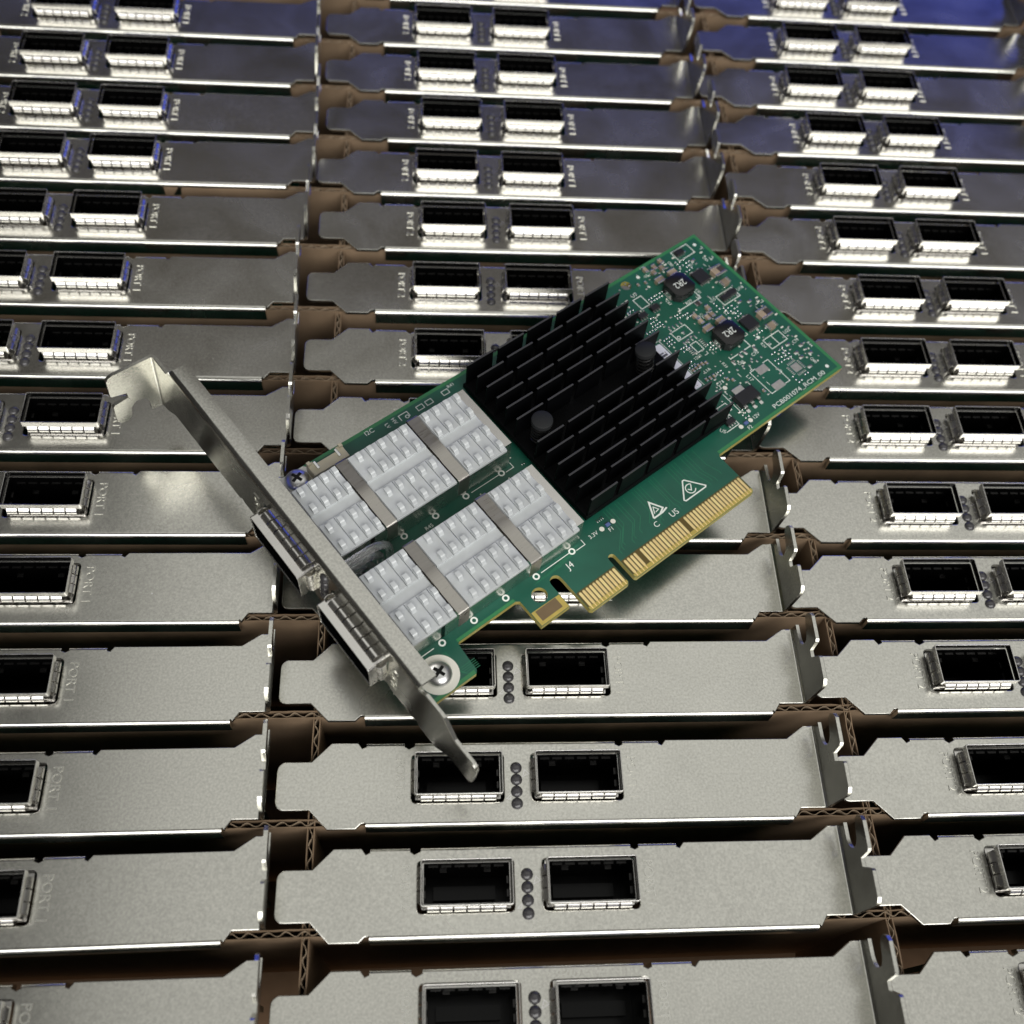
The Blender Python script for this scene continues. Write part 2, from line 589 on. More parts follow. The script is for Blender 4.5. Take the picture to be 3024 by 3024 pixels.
PORT_U = {1: 64.35, 2: 38.7}
PORT_V = 10.35
LEDS = [(51.25, 12.25), (51.25, 9.7), (51.25, 7.15), (51.25, 4.6)]


def add_port(parent, k, sides, origin=None, M=None):
    cg = obj('port_cage', ME_CAGE, parent, (PORT_U[k], PORT_V, 0))
    if M is not None:
        cg.matrix_local = M @ Matrix.Translation(Vector((PORT_U[k], PORT_V, 0)) * K)
    w, h = CW / 2, CH / 2
    for s in sides:
        if s in 'ft':
            for i in range(6):
                x = (i - 2.5) * 2.70
                if s == 'f':
                    obj('spring_finger', ME_FINGER, cg, (x, -h + 0.3, 0), (0, 0, math.pi))
                else:
                    obj('spring_finger', ME_FINGER, cg, (x, h - 0.3, 0), (0, 0, 0))
        else:
            for i in range(3):
                y = (i - 1) * 2.4
                if s == 'l':
                    obj('spring_finger', ME_FINGER_SIDE, cg, (-w + 0.3, y, 0), (0, 0, math.pi / 2))
                else:
                    obj('spring_finger', ME_FINGER_SIDE, cg, (w - 0.3, y, 0), (0, 0, -math.pi / 2))
    return cg


# ------------------------------------------------------------------ the upright cards, row by row
ROWS = [
    (0,0,-119.33,0.04,-0.04), (0,1,-119.26,22.94,0.307), (0,2,-121.15,45.05,0.064), (0,3,-121.57,68.3,0.031), (0,4,-121.57,91.77,-0.036),
    (0,5,-122.04,114.39,-0.04), (0,6,-121.5,137.45,0.0), (0,7,-121.8,160.49,0.034), (0,8,-122.59,183.95,0.161), (0,9,-121.09,206.87,0.171),
    (0,10,-120.15,230.08,0.245), (0,11,-120.48,251.73,-0.023), (0,12,-121.59,274.45,-0.055), (0,13,-122.14,297.36,-0.049), (1,0,2.2,0.25,-0.278),
    (1,1,1.8,23.42,-0.284), (1,2,0.48,45.58,-0.26), (1,3,-0.35,68.79,-0.09), (1,4,-1.28,91.61,-0.054), (1,5,-0.72,113.64,-0.266),
    (1,6,-1.45,137.31,0.012), (1,7,-0.15,160.04,-0.003), (1,8,-0.74,183.83,0.03), (1,9,1.5,206.85,0.089), (1,10,-0.13,229.01,0.053),
    (1,11,1.5,251.74,0.046), (1,12,0.23,273.97,-0.032), (1,13,-0.55,296.68,0.105), (1,14,0.86,320.78,0.114), (2,0,124.95,-0.11,-0.0),
    (2,1,124.17,23.25,0.02), (2,2,122.89,44.95,-0.022), (2,3,121.43,68.65,0.007), (2,4,119.07,91.36,0.001), (2,5,119.61,113.13,-0.038),
    (2,6,118.72,137.18,0.004), (2,7,123.19,160.04,0.003), (2,8,127.25,183.32,0.018), (2,9,124.26,206.02,0.011), (2,10,124.45,228.62,0.002),
    (2,11,124.44,251.68,0.008), (2,12,121.3,273.86,-0.017), (2,13,124.61,297.12,0.139), (2,14,125.65,320.11,0.007)
]
ORD = ['lowest', 'second', 'third', 'fourth', 'fifth', 'sixth', 'seventh', 'eighth', 'ninth', 'tenth', 'eleventh', 'twelfth',
       'thirteenth', 'fourteenth', 'fifteenth']
COLN = ['left', 'middle', 'right']
rnd = random.Random(4)
for c, n, x, y, r in ROWS:
    root = bpy.data.objects.new('network_card', None)
    COL.objects.link(root)
    root.empty_display_size = 0.01
    root.location = (x * K, y * K, 0)
    root.rotation_euler = (R(rnd.uniform(-1.0, 1.0)), R(rnd.uniform(-0.18, 0.18)), R(r))
    lab = ('upright network card with silver bracket, %s column, %s row from the bottom' % (COLN[c], ORD[n]) if n else
           'upright network card with silver bracket, %s column, cut off by the bottom edge' % COLN[c])
    tag(root, lab, 'network card', 'network cards standing in the carton')
    obj('bracket', ME_BRACKET, root)
    side = 'r' if c == 0 else 'l'
    for k in (1, 2):
        add_port(root, k, ['f', side])
        obj('port_lettering', ME_PORT[k], root, (76.8 if k == 1 else 26.4, 10.2, 0.0), (0, 0, -math.pi / 2))
    for u, v in LEDS:
        obj('indicator_light', ME_LED, root, (u, v, 0))
    obj('arrow_marks', ME_ARROWS, root)
    obj('circuit_board', ME_STACK_PCB, root)

# ------------------------------------------------------------------ cardboard dividers
DEPTH = 60.0


def divider_meshes(length, thick):
    rg = random.Random(int(length * 10 + thick * 100))
    a = MB()
    step = 2.6
    n = int(length / step)
    tops = [rg.uniform(-0.16, 0.0) - (0.5 * rg.random() if rg.random() < 0.06 else 0.0) for _ in range(n + 1)]
    push = [rg.uniform(-0.05, 0.05) for _ in range(n + 1)]
    for i in range(n):
        x0, x1 = i * step, (i + 1) * step
        p, q = push[i], push[i + 1]
        t0, t1 = tops[i], tops[i + 1]
        a.face([(x0, p, t0), (x1, q, t1), (x1, q + .24, t1), (x0, p + .24, t0)])
        a.face([(x0, 0, -DEPTH), (x1, 0, -DEPTH), (x1, 0, -4), (x0, 0, -4)])
        a.face([(x0, 0, -4), (x1, 0, -4), (x1, q, t1), (x0, p, t0)])
        a.face([(x1, .24, -DEPTH), (x0, .24, -DEPTH), (x0, .24, -4), (x1, .24, -4)])
        a.face([(x1, .24, -4), (x0, .24, -4), (x0, p + .24, t0), (x1, q + .24, t1)])
    fl_ = MB()
    seg = 9
    amp0 = thick / 2 - 0.24 - 0.12
    pts = []
    x = 0.0
    while x < length:
        wl, am = rg.uniform(3.3, 4.1), amp0 * rg.uniform(0.75, 1.05)
        sk = rg.uniform(-0.25, 0.25)
        for k in range(seg):
            t = k / seg
            pts.append((x + wl * (t + sk * 0.3 * math.sin(2 * math.pi * t)), am * math.sin(2 * math.pi * t), -0.08 + rg.uniform(-0.22, 0.06)))
        x += wl
    h = 0.085
    for (x0, y0, t0), (x1, y1, t1) in zip(pts[:-1], pts[1:]):
        fl_.face([(x0, y0 - h, t0), (x1, y1 - h, t1), (x1, y1 + h, t1), (x0, y0 + h, t0)])
        fl_.face([(x0, y0 - h, -DEPTH), (x1, y1 - h, -DEPTH), (x1, y1 - h, t1), (x0, y0 - h, t0)])
        fl_.face([(x1, y1 + h, -DEPTH), (x0, y0 + h, -DEPTH), (x0, y0 + h, t0), (x1, y1 + h, t1)])
    return a.mesh('liner', 'kraft', 50), fl_.mesh('flute', 'kraft_flute', 60)


TH = 1.75
ME_LINER, ME_FLUTE = divider_meshes(450, TH)
row_y = {}
for c, n, x, y, r in ROWS:
    row_y.setdefault(n, []).append(y)
for n in sorted(row_y):
    y = sum(row_y[n]) / len(row_y[n]) + 1.25
    root = bpy.data.objects.new('cardboard_divider', None)
    COL.objects.link(root)
    root.location = ((-150 - rnd.uniform(0, 30)) * K, y * K, (-1.15 + rnd.uniform(-0.25, 0)) * K)
    root.rotation_euler = (0, 0, R(rnd.uniform(-0.08, 0.08)))
    tag(root, ('brown corrugated cardboard strip under the %s row of cards from the bottom' % ORD[n]) if n else
        'brown corrugated cardboard strip under the bottom row of cut-off cards', 'cardboard divider', 'cardboard strips between the rows')
    obj('liner', ME_LINER, root, (0, 0, 0))
    obj('liner', ME_LINER, root, (0, TH - 0.26, 0))
    obj('flute', ME_FLUTE, root, (0, TH / 2, 0))
ME_LINER2, ME_FLUTE2 = divider_meshes(380, 1.6)
for x, lab in ((9.2, 'brown cardboard cross divider between the left and middle columns'),
               (130.0, 'brown cardboard cross divider between the middle and right columns')):
    root = bpy.data.objects.new('cardboard_cross_divider', None)
    COL.objects.link(root)
    root.location = (x * K, -25 * K, -1.6 * K)
    root.rotation_euler = (0, 0, R(90))
    tag(root, lab, 'cardboard divider', 'cardboard cross dividers')
    obj('liner', ME_LINER2, root, (0, 0, 0))
    obj('liner', ME_LINER2, root, (0, 1.6 - 0.26, 0))
    obj('flute', ME_FLUTE2, root, (0, 0.8, 0))

# ------------------------------------------------------------------ the card lying on top (a along the board, b across it, n above it)
card = bpy.data.objects.new('network_card', None)
COL.objects.link(card)
card.location = Vector((68.7645, 88.4726, 13.5785)) * K
card.rotation_euler = Euler((0.00177, -0.00566, 0.638062), 'XYZ')
tag(card, 'green network card with black finned heatsink lying askew across the upright cards', 'network card')

AF, BT, NT = -44.4406, -14.6409, 16.0157
BASE = Matrix(((0, 0, -1, 0), (1, 0, 0, 0), (0, -1, 0, 0), (0, 0, 0, 1)))     # (u, v, z) -> (a, b, n)
RB = Euler((0.028579, 0.068133, 0.014347), 'XYZ').to_matrix().to_4x4()
br = obj('bracket', ME_BRACKET_OPEN, card)
br.matrix_local = Matrix.Translation(Vector((AF, BT + 60, NT)) * K) @ RB @ Matrix.Translation(Vector((0, -60, 0)) * K) @ BASE
for k in (1, 2):
    o = obj('port_lettering', ME_PORT[k], br, (76.8 if k == 1 else 26.4, 10.2, 0.0), (0, 0, -math.pi / 2))
for u, v in LEDS:
    obj('indicator_light', ME_LED, br, (u, v, 0))
CM = Matrix.Translation(Vector((AF, BT, NT)) * K) @ BASE
for k in (1, 2):
    add_port(card, k, ['f', 'l', 't', 'r'], M=CM)

# circuit board
PT = 1.57
outline = [(-43.0, 4.0), (-29.2, 4.0), (-28.6, 4.6), (-28.2, 11.6), (-27.8, 11.95), (-12.0, 11.95), (-11.2, 11.4), (-11.1, 3.85), (-3.0, 3.85)] + \
    [(-2.95, 10.3)] + arc(-1.5, 10.4, 1.45, 180, 0, 8)[1:-1] + [(-0.05, 10.3), (0.0, 0.6), (0.5, 0.0), (11.2, 0.0), (11.65, 0.5)] + \
    arc(12.6, 7.2, 0.95, 180, 0, 6) + [(13.55, 0.5), (14.0, 0.0), (51.7, 0.0), (52.2, 0.6), (52.2, 12.0), (52.7, 12.5), (97.6, 12.5),
                                       (98.05, 12.9), (98.05, 68.5), (97.6, 68.9), (-42.6, 68.9), (-43.0, 68.5)]
bm_ = MB()
holes = [arc(-6.7, 10.0, 1.85, 0, 360, 20)[:-1], arc(69.7, 65.9, 1.45, 0, 360, 18)[:-1]]
bm_.prism(outline, holes, -PT, 0.0, 0.0, 0, 1)
pcb = obj('circuit_board', bm_.mesh('circuit_board', ['solder_mask', 'fibreglass']), card)
# bare, unmasked zones along the edge contacts and on the hook
m = MB()
for a0, a1 in ((0.12, 11.53), (13.67, 52.08)):
    m.prism([(a0, 0.55), (a0 + .4, 0.10), (a1 - .4, 0.10), (a1, 0.55), (a1, 1.15), (a0, 1.15)], [], 0.0, 0.015)
    m.prism([(a0, 1.16), (a1, 1.16), (a1, 5.35), (a0, 5.35)], [], 0.0, 0.015, 0, 1)
m.prism([(-11.0, 3.95), (-3.1, 3.95), (-3.1, 7.5), (-11.0, 7.7)], [], 0.0, 0.015)
obj('bare_edge', m.mesh('bare_edge', ['bare_gold_edge', 'bare_dark']), pcb)
m = MB()
m.box(-10.1, 4.75, 0.016, -4.3, 7.45, 0.03)
obj('copper_patch', m.mesh('copper_patch', 'bare_copper'), pcb)
m = MB()
m.prism([(-0.34, 1.35), (-0.12, 1.1), (-0.12, 0.3), (0.12, 0.3), (0.12, 1.1), (0.34, 1.35), (0.34, 4.8), (0.12, 5.05), (-0.12, 5.05), (-0.34, 4.8)], [], 0.016, 0.06)
ME_PAD = m.mesh('gold_contact', 'gold')
for i in range(11):
    obj('gold_contact', ME_PAD, pcb, (0.85 + i * 1.0, 0, 0))
for i in range(38):
    if i not in (4, 18):
        obj('gold_contact', ME_PAD, pcb, (14.4 + i * 1.0, 0, 0))

# faint copper tracks under the mask
m = MB()
rt = random.Random(7)
for i in range(34):
    a = 15.2 + i * 1.06
    if rt.random() < 0.25:
        continue
    d = 1 if a < 34 else -0.35
    b1 = 6.4 + (i % 3) * 0.5 + rt.random()
    k = 1.0 + 0.16 * abs(i - 17)
    m.stroke([(a, b1), (a, b1 + 1.0), (a + d * k, b1 + 1.0 + abs(k)), (a + d * k, 17.5)], 0.13, 0.012)
for i in range(9):
    m.stroke([(-6 + i * .9, 12.6 + i * .12), (2.0 + i * .9, 12.6 + i * .12 + (i % 2))], 0.13, 0.012)
for i in range(5):
    m.stroke([(-27.4, 5 + i * .5), (-30.5 - i * .3, 5 + i * .5), (-31.5 - i * .3, 6 + i * .5), (-31.5 - i * .3, 12.0)], 0.14, 0.012)
tag(obj('copper_tracks', m.mesh('copper_tracks', 'trace_green'), pcb), kind='stuff')

m = MB()
m.stroke([(52.75, 13.0), (97.55, 13.0), (97.55, 68.4), (-42.5, 68.4)], 0.9, 0.008)
m.stroke([(-28.0, 12.4), (-12.0, 12.4)], 0.8, 0.008)
m.stroke([(-42.5, 4.5), (-29.1, 4.5)], 0.9, 0.008)
obj('bare_border', m.mesh('bare_border', 'mask_edge'), pcb)

# silkscreen: outlines, rings, marks
SZ = 0.03
m = MB()


def rect(a0, b0, a1, b1, w=0.22):
    m.stroke([(a0, b0), (a1, b0), (a1, b1), (a0, b1)], w, SZ, True)


rect(87.8, 63.9, 93.6, 67.5)
rect(87.1, 45.5, 93.0, 49.0)
rect(67.8, 57.4, 70.6, 61.0)
rect(68.5, 43.9, 73.6, 47.0)
rect(70.1, 38.2, 72.2, 41.2)
rect(87.0, 27.6, 92.8, 31.0)
m.stroke([(89.9, 27.75), (89.9, 30.85)], 0.22, SZ)
m.stroke([(78.6, 25.7), (76.6, 25.6), (76.6, 17.6), (78.4, 17.6)], 0.2, SZ)
m.stroke([(81.6, 25.9), (83.5, 25.9), (83.5, 17.8), (81.8, 17.8)], 0.2, SZ)
m.stroke([(76.0, 52.0), (76.0, 51.2), (83.6, 51.2), (83.6, 55.6)], 0.24, SZ)
m.stroke([(75.6, 32.4), (75.6, 31.7), (83.0, 31.7), (83.0, 36.0)], 0.24, SZ)
m.stroke([(64.2, 47.0), (64.2, 29.8)], 0.16, SZ)
m.stroke([(60.4, 47.0), (64.1, 47.0)], 0.16, SZ)
m.stroke([(58.6, 16.0), (63.0, 16.0), (63.0, 19.6), (60.6, 19.6)], 0.2, SZ)
m.stroke([(60.0, 22.6), (64.6, 22.6), (64.6, 20.2), (62.0, 20.2)], 0.2, SZ)
m.stroke([(66.0, 24.8), (66.0, 18.0)], 0.2, SZ)
m.stroke([(74.0, 24.2), (74.0, 21.0)], 0.2, SZ)
m.stroke([(-2.9, 14.0), (5.3, 14.0)], 0.18, SZ)
m.stroke([(7.2, 13.5), (9.8, 13.5), (9.8, 15.0)], 0.18, SZ)
m.stroke([(-2.8, 39.8), (5.3, 39.8)], 0.18, SZ)
m.stroke([(7.2, 39.4), (9.6, 39.4), (9.6, 41.0)], 0.18, SZ)
m.stroke([(-33.0, 14.0), (-42.0, 14.0)], 0.2, SZ)
for a in (6.2, -4.4, -13.2, -22.1, -30.8):
    for b in (13.95, 39.8):
        m.disc((a, b), 0.85, SZ, 18, 0.45)
m.stroke([(-4.0, 65.6), (-4.0, 67.2), (-1.5, 67.2), (-1.5, 65.6)], 0.2, SZ)
m.disc((-2.2, 65.9), 0.55, SZ + .002, 14, 0.33)
for a in (1.9, 4.6, 9.6):
    rect(a - 0.9, 65.6, a + 0.9, 66.9, 0.18)
m.stroke([(-32.2, 67.4), (-30.6, 67.4), (-30.6, 66.2)], 0.2, SZ)
m.disc((69.3, 44.7), 0.55, SZ + .002, 14, 0.34)
for p in ((94.9, 15.2), (86.7, 32.5), (95.4, 65.9), (74.4, 66.2)):
    m.disc(p, 0.52, SZ, 14)
# approval marks near the contacts
m.stroke([(36.9, 7.9), (43.4, 7.9), (43.7, 8.2), (40.4, 12.4), (39.9, 12.4), (36.6, 8.3)], 0.34, SZ, True)
m.stroke(arc(40.1, 9.75, 1.25, 40, 330, 18), 0.26, SZ)
m.stroke([(39.4, 10.0), (40.0, 9.3), (41.0, 10.7)], 0.26, SZ)
m.stroke([(27.4, 9.0), (29.3, 12.9), (31.1, 9.9), (29.6, 9.1)], 0.42, SZ)
m.stroke([(27.4, 9.0), (30.2, 9.0), (31.9, 9.4)], 0.42, SZ + .002)
m.stroke([(28.4, 9.8), (29.3, 11.4), (30.0, 10.2), (28.9, 10.0)], 0.22, SZ)
for i in range(46):
    a, b = rt.uniform(61, 96), rt.uniform(18, 66)
    l = rt.uniform(.6, 1.5)
    q = [(a, b), (a + l, b), (a + l, b + .8)] if rt.random() < .5 else [(a, b), (a, b + l)]
    m.stroke(q, 0.16, SZ - .006 + i * .0002)
tag(obj('silkscreen', m.mesh('silkscreen', 'silkscreen'), pcb), kind='stuff')


def word(s, a, b, h, w=None, rot=0.0, n=SZ, material='silkscreen', name='lettering', parent=None):
    return obj(name, text_mesh(s, h, 0.0, material, w), parent or pcb, (a, b, n), (0, 0, R(rot)))


word('PCB001074_RCM_00', 83.4, 14.45, 1.25, 19.0)
word('J4', 3.45, 11.6, 1.6)
word('US', 32.3, 7.3, 1.5)
word('C', 26.8, 7.5, 1.4)
word('3.3V', 13.0, 14.25, 1.0)
word('F1', 17.3, 12.95, 1.0)
word('I2C', -12.2, 67.6, 1.25)
word('LV', -7.6, 66.4, 1.0, rot=-90)
word('HV', -5.5, 66.6, 1.0, rot=-90)
word('R41', 11.8, 67.2, 0.9)
word('R45', -16.1, 38.4, 0.95)
word('R40', 7.4, 33.6, 0.8)
word('12V', 68.4, 15.2, 1.0)
word('F2', 64.6, 13.7, 1.0)
word('C71', 67.8, 27.8, 1.0)
word('L17', 75.4, 24.4, 1.0, rot=-90)
word('U22', 94.6, 29.6, 0.95)
word('C79', 94.1, 25.9, 0.9)
word('C70', 82.2, 29.3, 0.95)
word('R27', 79.9, 51.9, 0.95)
word('L9', 83.3, 51.9, 0.95)
word('U18', 94.8, 47.4, 0.95)
word('U7', 69.3, 62.2, 1.1)
word('U5', 58.2, 16.9, 1.0, rot=-60)
word('L1A', 68.1, 32.7, 0.9)
word('12U1', 69.0, 37.2, 0.85)
word('R24', 86.0, 29.8, 0.8, rot=-90)
word('Q80', 93.4, 18.6, 0.8, rot=-90)
word('C83', 94.3, 60.4, 0.8, rot=-90)
word('U15', 85.6, 48.6, 0.8)
word('C81', 84.6, 53.2, 0.8, rot=-90)
word('R44', 96.5, 22.8, 0.8, rot=-90)
word('C62', 85.0, 64.6, 0.8, rot=-90)
word('12V', 77.6, 68.1, 0.75)
word('C85', 79.6, 46.3, 0.8, rot=-90)
word('C69', 77.0, 29.3, 0.8)
word('R33', 73.0, 31.2, 0.8, rot=-90)
word('C63', 75.3, 55.0, 0.8, rot=-90)
word('Q5', 76.4, 69.9 - 4.6, 0.7)
word('C17', 89.4, 61.2, 0.8)

# solder pads, lands and via rings: too many and too small to count
m = MB()


def land(a, b, da, db, mi=0):
    m.box(a - da / 2, b - db / 2, 0.0, a + da / 2, b + db / 2, 0.07, mi, 0.02)


for a in (69.2, 70.5, 71.8, 73.1):
    land(a, 48.0, 0.42, 1.3)
    land(a, 42.4, 0.42, 1.3)
for i in range(5):
    land(69.0, 38.5 + i * .6, 1.3, 0.26)
    land(73.5, 38.5 + i * .6, 1.3, 0.26)
for i in range(6):
    for s in (-1, 1):
        land(87.9 + (i - 2.5) * .5, 19.7 + s * 1.95, 0.24, 0.8)
        land(87.9 + s * 1.95, 19.7 + (i - 2.5) * .5, 0.8, 0.24)
for a, b in ((91.5, 26.2), (91.4, 23.0), (94.3, 24.0), (94.5, 20.8), (91.4, 21.2), (91.1, 17.8), (91.0, 62.0), (91.2, 44.0), (93.6, 42.6)):
    land(a, b, 1.5, 0.8)
for a, b in ((83.3, 30.4), (80.3, 31.0), (78.7, 31.0), (75.4, 30.4)):
    land(a, b, 0.8, 1.6)
for a, b in ((82.7, 27.5), (80.8, 27.2), (78.2, 27.3), (79.6, 27.9), (76.4, 27.6), (74.6, 28.2), (80.2, 28.6)):
    land(a, b, 0.5, 0.7)
VIAS = [(85.7, 26.5), (86.8, 26.5), (88.4, 26.3), (89.6, 26.4), (88.5, 25.1), (89.6, 25.2), (84.9, 24.5), (86.0, 24.4), (87.2, 24.4),
        (88.4, 24.1), (89.6, 24.1), (84.9, 23.3), (86.0, 23.2), (87.2, 23.3), (88.3, 22.9), (89.4, 23.0), (85.0, 18.2), (84.9, 17.0),
        (85.1, 16.0), (86.2, 16.1), (88.2, 16.8), (89.2, 16.8)]
V2 = [(85.1, 47.7), (85.1, 46.7), (85.1, 45.5), (86.1, 45.0), (86.1, 44.2), (87.2, 44.4), (88.6, 44.4), (86.0, 43.1), (87.1, 43.1),
      (88.5, 43.2), (89.5, 43.2), (87.6, 41.9), (88.6, 42.1), (84.9, 41.9), (84.8, 40.7), (86.4, 40.8), (87.5, 40.8), (88.6, 41.0)]
VIAS += V2 + [(a + 0.4, b + 19.3) for a, b in V2[3:]]
for r0, c0, na, nb in ((71.6, 57.8, 6, 2), (65.4, 44.2, 3, 3), (67.2, 40.6, 3, 2), (64.8, 36.0, 3, 2), (66.0, 50.4, 4, 2), (66.5, 52.6, 3, 2),
                       (62.4, 49.6, 4, 2), (63.6, 57.6, 3, 2), (86.4, 33.6, 4, 1), (90.6, 50.0, 2, 1), (65.8, 16.4, 2, 3), (69.8, 29.6, 2, 2),
                       (73.4, 49.6, 3, 2), (74.0, 36.6, 2, 3), (76.0, 48.4, 2, 2), (84.6, 57.4, 2, 3), (84.4, 36.2, 1, 4)):
    VIAS += [(r0 + i * 0.95 + rt.uniform(-.12, .12), c0 + j * 1.05 + rt.uniform(-.12, .12)) for i in range(na) for j in range(nb)]
for a, b in VIAS:
    m.lathe([(0.30, 0.0), (0.27, 0.10), (0.15, 0.20), (0.01, 0.23)], (a, b, 0), 7)
for i in range(240):
    a, b = rt.uniform(60.5, 96.5), rt.uniform(17, 67)
    land(a, b, 0.4 + .45 * (rt.random() < .3), 0.42, 0 if rt.random() < .55 else 1)
for i in range(26):
    a, b = rt.uniform(9.6, 13.0), rt.uniform(20, 60)
    land(a, b, 0.4, 0.3, i % 2)
for i in range(14):
    land(rt.uniform(-3, 8), rt.uniform(34.2, 38.6), 0.35, 0.3, i % 2)
for a, b in ((15.6, 14.2), (19.1, 14.2), (62.8, 15.1), (66.2, 15.1), (67.9, 26.0)):
    m.disc((a, b), 0.62, 0.035, 16, 0.0, 1)
for i in range(4):
    land(16.0 + i * .55, 16.4, 0.22, 0.9)
tag(obj('solder_pads', m.mesh('solder_pads', ['bright_tin', 'pad_white'], 40), pcb), kind='stuff')
m = MB()
m.box(78.3, 23.4, 0, 81.7, 25.6, 0.09, 0, .03)
ME_LAND = m.mesh('bare_land', 'tin')
obj('bare_land', ME_LAND, pcb)
obj('bare_land', ME_LAND, pcb, (-.1, -6.0, 0))
m = MB()
m.box(86.7, 18.5, 0, 89.1, 20.9, 0.08, 0, .03)
obj('bare_land', m.mesh('bare_land', 'tin'), pcb)

# sticker with bar code
m = MB()
m.prism(rrect(60.4, 30.0, 63.8, 46.2, 0.5), [], 0.0, 0.06)
stk = obj('sticker', m.mesh('sticker', 'sticker_white'), pcb)
m = MB()
m.box(61.0, 42.2, 0.062, 63.2, 42.9, 0.07)
m.box(61.0, 43.2, 0.062, 62.6, 43.6, 0.07)
m.box(61.0, 36.0, 0.062, 63.2, 36.8, 0.07)
m.box(61.0, 32.0, 0.062, 62.8, 32.6, 0.07)
obj('bar_code', m.mesh('bar_code', 'print_grey'), pcb)


# small components: body with two tinned ends
def chip_mesh(la, lb, h, material, along='a'):
    c = MB()
    if along == 'a':
        c.box(-la / 2 + la * .2, -lb / 2, 0.03, la / 2 - la * .2, lb / 2, h, 0, 0.08)
        for s in (-1, 1):
            x0, x1 = sorted((s * la / 2, s * (la / 2 - la * .2)))
            c.box(x0, -lb / 2 - .03, 0.02, x1, lb / 2 + .03, h + .03, 1, 0.08)
    else:
        c.box(-la / 2, -lb / 2 + lb * .2, 0.03, la / 2, lb / 2 - lb * .2, h, 0, 0.08)
        for s in (-1, 1):
            y0, y1 = sorted((s * lb / 2, s * (lb / 2 - lb * .2)))
            c.box(-la / 2 - .03, y0, 0.02, la / 2 + .03, y1, h + .03, 1, 0.08)
    return c.mesh('capacitor', [material, 'bright_tin'])


CAPB = chip_mesh(1.9, 3.3, 1.5, 'ceramic_tan', 'b')
CAPM = chip_mesh(1.1, 1.9, 0.9, 'ceramic_tan', 'b')
CAPH = chip_mesh(3.2, 1.8, 1.5, 'ceramic_tan', 'a')
CAPS = chip_mesh(0.6, 1.1, 0.5, 'ceramic_tan', 'b')
CAPD = chip_mesh(1.7, 3.2, 1.3, 'resistor_dark', 'b')
RES = chip_mesh(1.9, 1.2, 0.6, 'resistor_dark', 'a')
for a, b in ((82.5, 61.6), (77.9, 61.6), (81.8, 42.1), (77.2, 42.1)):
    obj('capacitor', CAPB if False else chip_mesh(2.6, 2.0, 1.3, 'ceramic_tan', 'b'), card, (a, b, 0))
for a, b in ((77.3, 66.6), (78.6, 64.7), (82.8, 66.6), (81.6, 64.6), (82.2, 47.2), (81.6, 45.0), (77.5, 45.0), (77.4, 47.1), (80.0, 66.0), (79.9, 44.9)):
    obj('capacitor', CAPM, card, (a, b, 0))
for a, b in ((92.1, 36.9), (92.3, 54.8)):
    obj('capacitor', CAPB, card, (a, b, 0))
    obj('capacitor', CAPD, card, (a + 2.1, b, 0))
for a, b in ((91.9, 50.8), (91.5, 32.8)):
    obj('capacitor', CAPH, card, (a, b, 0))
for a, b in ((64.9, 34.6), (66.0, 34.7), (67.1, 34.9), (68.2, 34.8), (69.3, 34.4), (65.6, 30.5), (66.8, 30.3), (68.1, 30.2), (70.2, 27.4),
             (71.2, 26.4), (75.3, 19.4), (62.6, 52.4), (64.0, 53.4), (74.6, 63.4), (72.4, 64.0)):
    obj('capacitor', CAPS, card, (a, b, 0))
obj('resistor', RES, card, (81.2, 49.9, 0))
m = MB()
m.box(-.55, -.4, 0.02, .55, .4, .5, 0, .08)
ME_FUSE = m.mesh('fuse', 'fuse_blue')
obj('fuse', ME_FUSE, card, (17.4, 14.2, 0))
obj('fuse', ME_FUSE, card, (64.5, 15.1, 0))


def ic_mesh(la, lb, h, pins, side='b', mi='black_plastic'):
    c = MB()
    c.box(-la / 2, -lb / 2, 0.12, la / 2, lb / 2, h, 0, 0.1)
    L_, P = (la, lb) if side == 'b' else (lb, la)
    for i in range(pins):
        x = (i - (pins - 1) / 2) * L_ / max(1, pins)
        for s in (-1, 1):
            y0, y1 = sorted((s * P / 2, s * (P / 2 + 0.55)))
            w = min(.22, L_ / pins / 3)
            if side == 'b':
                c.box(x - w, y0, 0.02, x + w, y1, 0.25, 1)
            else:
                c.box(y0, x - w, 0.02, y1, x + w, 0.25, 1)
    return c.mesh('chip', [mi, 'bright_tin'])


IC1 = ic_mesh(4.0, 4.0, 1.0, 6)
for a, b in ((88.3, 56.3), (87.8, 37.2)):
    obj('chip', IC1, card, (a, b, 0))
SOT = ic_mesh(2.6, 1.5, 1.0, 3)
for a, b in ((89.4, 66.0), (88.8, 47.2), (91.4, 47.4), (70.6, 55.6), (66.0, 55.4), (61.2, 17.7)):
    obj('chip', SOT, card, (a, b, 0))
# three-legged regulator with its tinned heat tab
reg = bpy.data.objects.new('voltage_regulator', None)
COL.objects.link(reg)
reg.parent = card
m = MB()
m.box(66.6, 18.7, 0.15, 73.0, 22.3, 1.75, 0, 0.2)
obj('body', m.mesh('body', 'black_plastic'), reg)
m = MB()
m.box(68.4, 22.25, 0.03, 71.7, 24.4, 0.32, 0, .05)
obj('heat_tab', m.mesh('heat_tab', 'tin'), reg)
for a in (67.6, 69.9, 72.2):
    m = MB()
    m.sweep([(0, .9), (-.6, .9), (-1.0, .3), (-1.9, .25), (-1.9, 0.02), (-.85, .02), (-.45, .65), (0, .65)], (a - .45, 18.7, 0), (a + .45, 18.7, 0), (0, 1, 0), (0, 0, 1))
    obj('leg', m.mesh('leg', 'bright_tin'), reg)

